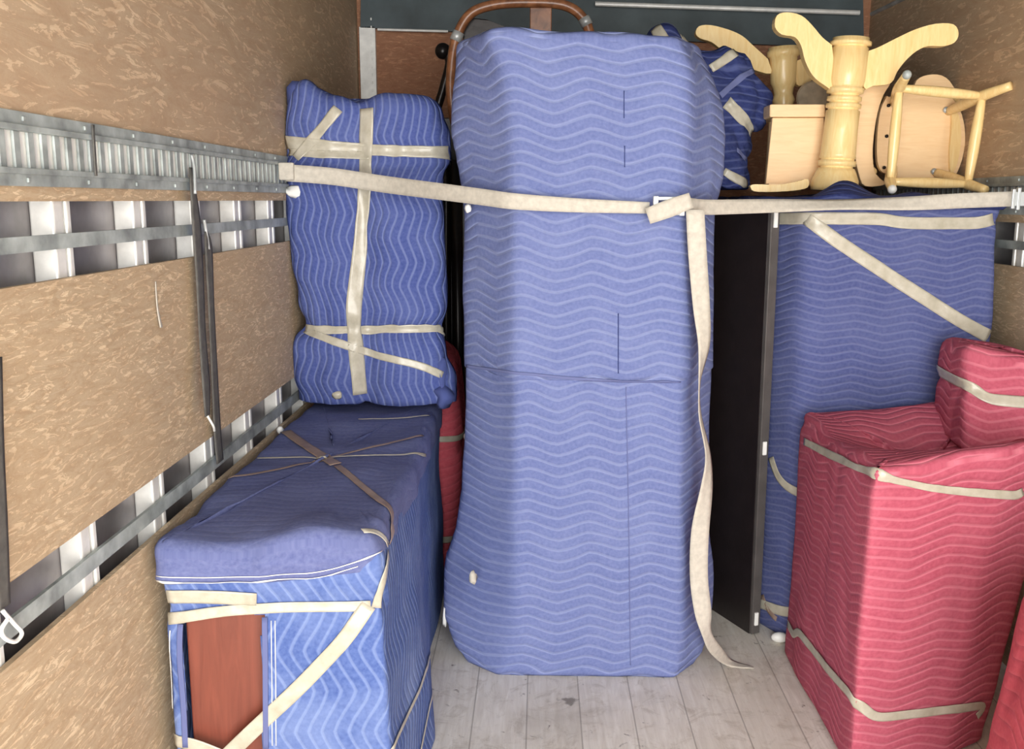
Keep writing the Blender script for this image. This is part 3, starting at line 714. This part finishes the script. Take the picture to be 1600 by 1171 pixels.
for k, (r_, m_, f_) in LG.items():
    a = at(*r_, Yse); mm = at(*m_, 3.36); b = at(*f_, Yf_)
    lo = link('leg', sweep(bmesh.new(), spline([a, a.lerp(mm, .5), mm, b], 5), [.015, .016, .017, .018, .019, .02, .02, .02, .02, .02, .019, .018, .017, .016, .015, .014][:16], 14), 'pine', Q, True)
    K_[k] = mm
    if k in 'ad':
        bm = bmesh.new(); bmesh.ops.create_uvsphere(bm, u_segments=14, v_segments=10, radius=.015)
        for v in bm.verts: v.co += b
        link('foot_cap', bm, 'galv_dull' if k == 'a' else 'white', lo, True)
for a, b in (('a', 'b'), ('b', 'c'), ('c', 'd'), ('d', 'a')):
    p, q = K_[a], K_[b]; n = 8
    link('stretcher', sweep(bmesh.new(), [p.lerp(q, i / n) for i in range(n + 1)], [.012 + .006 * math.sin(math.pi * i / n) for i in range(n + 1)], 14), 'pine', Q, True)
for q in ((1478, 172), (1459, 268)):
    a = at(*q, Yse - .006); link('bracket', sweep(bmesh.new(), [a, a - Vector((0, .006, 0))], .011), 'galv', Q, True)
autosm(pxslab([(1425, 150), (1432, 126), (1450, 117), (1472, 118), (1488, 132), (1494, 158)], Yse + .10, .02, 'pine_pale', 'backrest', Q, .004))
for x in (1435, 1482):
    a = at(x, 155, Yse + .11); link('back_post', sweep(bmesh.new(), [a, Vector((a.x, Yse + .015, a.z - .02))], .01), 'pine', Q, True)

# second chair, its seat board on edge
Q2 = thing('pine_chair', 'pine chair stood on edge with its broad curved seat board against the turned column', 'chair', (1.18, 3.4, 1.53))
def arcboard(pts, Y0, bulge, th, mat, name, parent):
    o = pxslab(pts, Y0, th, mat, name, parent, .007); return autosm(o)
arcboard([(1352, 112), (1385, 108), (1392, 128), (1381, 148), (1372, 175), (1366, 210), (1364, 245), (1369, 272), (1384, 288), (1352, 291), (1342, 272), (1335, 235), (1333, 190), (1338, 150)], 3.52, 0, .035, 'pine_pale', 'seat', Q2)
BR_ = arcboard([(1386, 150), (1395, 160), (1392, 210), (1390, 262), (1380, 270), (1371, 252), (1371, 210), (1376, 172)], 3.56, 0, .02, 'pine_pale', 'backrest', Q2)
for (x, y) in ((1391, 165), (1388, 213), (1384, 262)):
    a = at(x - 3, y, 3.558); link('bolt', sweep(bmesh.new(), [a, a - Vector((0, .006, 0))], .006), 'blackmetal', BR_, True)
for (x0, y0, x1, y1) in ((1370, 140, 1378, 160), (1362, 268, 1368, 270)):
    a = at(x0, y0, 3.55); b = at(x1, y1, 3.86); link('leg', sweep(bmesh.new(), [a, b], [.016, .012]), 'pine', Q2, True)

# ================================================================ STRAPS
St = thing('tie_down_strap', 'cream tie-down strap stretched across the whole load from wall to wall with a hanging tail', 'strap', (.3, 2.8, 1.5))
up = Vector((0, 0, 1))
pts = [at(446, 270, 3.19), at(520, 276, 3.185), at(600, 288, 3.13), at(700, 301, 2.95), at(760, 309, 2.86), at(806, 315, 2.805), at(900, 321, 2.80), at(1015, 325, 2.80)]
ribbon('webbing', pts, [up] * len(pts), [.055, .055, .054, .050, .048, .046, .040, .032], 'strap', St)
pts = [at(1075, 322, 2.795), at(1110, 324, 2.87), at(1200, 322, 2.99), at(1310, 320, 3.055), at(1420, 318, 3.065), at(1500, 314, 3.07), at(1582, 311, 3.08)]
ribbon('webbing', pts, [up, up, (0, .4, 1), (0, .8, .7), (0, .5, 1), up, up], [.046, .044, .044, .046, .046, .046, .046], 'strap', St)
# buckle and folded end
a = at(1012, 338, 2.775); b = at(1080, 313, 2.775)
dd = (b - a).normalized(); sd = dd.cross(Vector((0, 1, 0))).normalized()
ribbon('folded_end', [a, a.lerp(b, .5) + Vector((0, -.006, 0)), b], [sd] * 3, [.046, .05, .044], 'strap', St, .006)
c0 = at(1045, 322, 2.787)
bm = bmesh.new(); box(bm, -.042, .042, -.006, .006, -.026, -.016); box(bm, -.042, .042, -.006, .006, .016, .026); box(bm, -.045, -.030, -.008, .008, -.028, .028); box(bm, .030, .045, -.008, .008, -.028, .028)
for v in bm.verts: v.co += c0
link('buckle', bm, 'galv', St, bev=.002)
tl = [(1086, 328, 2.785, 0, .052), (1090, 400, 2.80, 5, .054), (1096, 480, 2.81, 12, .052), (1100, 540, 2.81, 35, .046), (1093, 600, 2.81, 75, .038), (1094, 650, 2.81, 72, .038), (1106, 710, 2.83, 60, .040), (1104, 760, 2.83, 38, .052), (1094, 830, 2.82, 8, .056), (1092, 900, 2.82, 4, .056), (1098, 955, 2.81, 8, .054), (1104, 990, 2.80, 35, .040)]
P = [at(x, y, Y) for x, y, Y, t, w in tl]; SD = [Vector((math.cos(math.radians(t)), math.sin(math.radians(t)), 0)) for x, y, Y, t, w in tl]; WW = [w for *_, w in tl]
def flo(x, y): q = atz(x, y, .006); return q
P[-1] = at(1104, 990, 2.80); P[-2] = at(1098, 955, 2.79)
P += [at(1118, 1016, 2.86), flo(1140, 1036), flo(1178, 1044)]; SD += [Vector((.8, .6, 0)), Vector((.5, .9, 0)), Vector((.1, 1, 0))]; WW += [.054, .05, .010]
ribbon('tail', P, SD, WW, 'strap', St)
# end fittings hooked in the rails
a = at(446, 268, 3.19); bm = B(XL + .014, a.x + .03, 3.175, 3.192, a.z - .028, a.z + .028); link('rail_fitting', bm, 'strap', St, bev=.004)
a = at(1582, 311, 3.08); bm = bmesh.new()
box(bm, a.x - .004, a.x + .006, a.y - .008, a.y + .008, a.z - .03, a.z + .03); box(bm, a.x + .012, a.x + .022, a.y - .008, a.y + .008, a.z - .034, a.z + .034); box(bm, a.x, XR - .014, a.y - .004, a.y + .004, a.z - .022, a.z + .022)
link('rail_fitting', bm, 'galv', St, bev=.002)

def wallstrap(label, pts, w, group=None, hook=True):
    t = thing('hanging_strap', label, 'strap', tuple(atx(*pts[0][:2], XL + .02)))
    P = [atx(x, y, XL + dx) for x, y, dx in pts]
    ribbon('webbing', P, [Vector((0, 1, 0))] * len(P), w, 'strap_dark', t, .003)
    return t, P
t, P = wallstrap('longer charcoal strap hanging from the slotted rail on the left wall', [(298, 262, .012), (301, 290, .022), (307, 350, .022), (312, 430, .02), (316, 520, .022), (322, 600, .035), (324, 650, .035)], [.02, .03, .055, .05, .045, .05, .03])
link('hook', sweep(bmesh.new(), spline([P[0] + Vector((.004, 0, .03)), P[0] + Vector((.01, -.004, 0)), P[1] + Vector((.005, 0, -.02))]), .004), 'galv', t, True)
link('hook', sweep(bmesh.new(), spline([P[-1], P[-1] + Vector((.006, .02, -.03)), P[-1] + Vector((.0, .045, -.05))]), .003), 'white', t, True)
t, P = wallstrap('shorter black strap hanging over the board and open rib gap on the left wall', [(322, 362, .012), (326, 390, .018), (330, 480, .02), (336, 600, .018), (340, 680, .016), (344, 722, .014)], [.02, .05, .042, .045, .05, .05])
link('hook', sweep(bmesh.new(), spline([P[0] + Vector((0, -.01, .03)), P[0], P[1]]), .004), 'galv', t, True)
t, P = wallstrap('black strap cut off by the left frame edge, ending in a white hook', [(-6, 560, .014), (-4, 700, .018), (2, 830, .018), (6, 950, .016)], [.03, .035, .035, .035])
hp = [(4, 955), (22, 975), (34, 990), (24, 1003), (8, 998), (2, 985), (12, 968)]
link('hook', sweep(bmesh.new(), spline([atx(x, y, XL + .02) for x, y in hp]), .0035), 'white', t, True)
o = ribbon('cord', [atx(145, 195, XL + .018), atx(147, 230, XL + .022), atx(150, 275, XL + .018)], [Vector((0, 1, 0))] * 3, .008, 'strap_dark', None, .003)
tag(o, 'thin dark cord looped over the slotted rail near the left frame edge', 'cord')
o = ribbon('cord', [atx(243, 440, XL + .006), atx(246, 480, XL + .006), atx(252, 512, XL + .008)], [Vector((0, 1, 0))] * 3, [.003, .006, .012], 'strap', None, .002)
tag(o, 'short pale cord end hanging on the left strand board', 'cord')
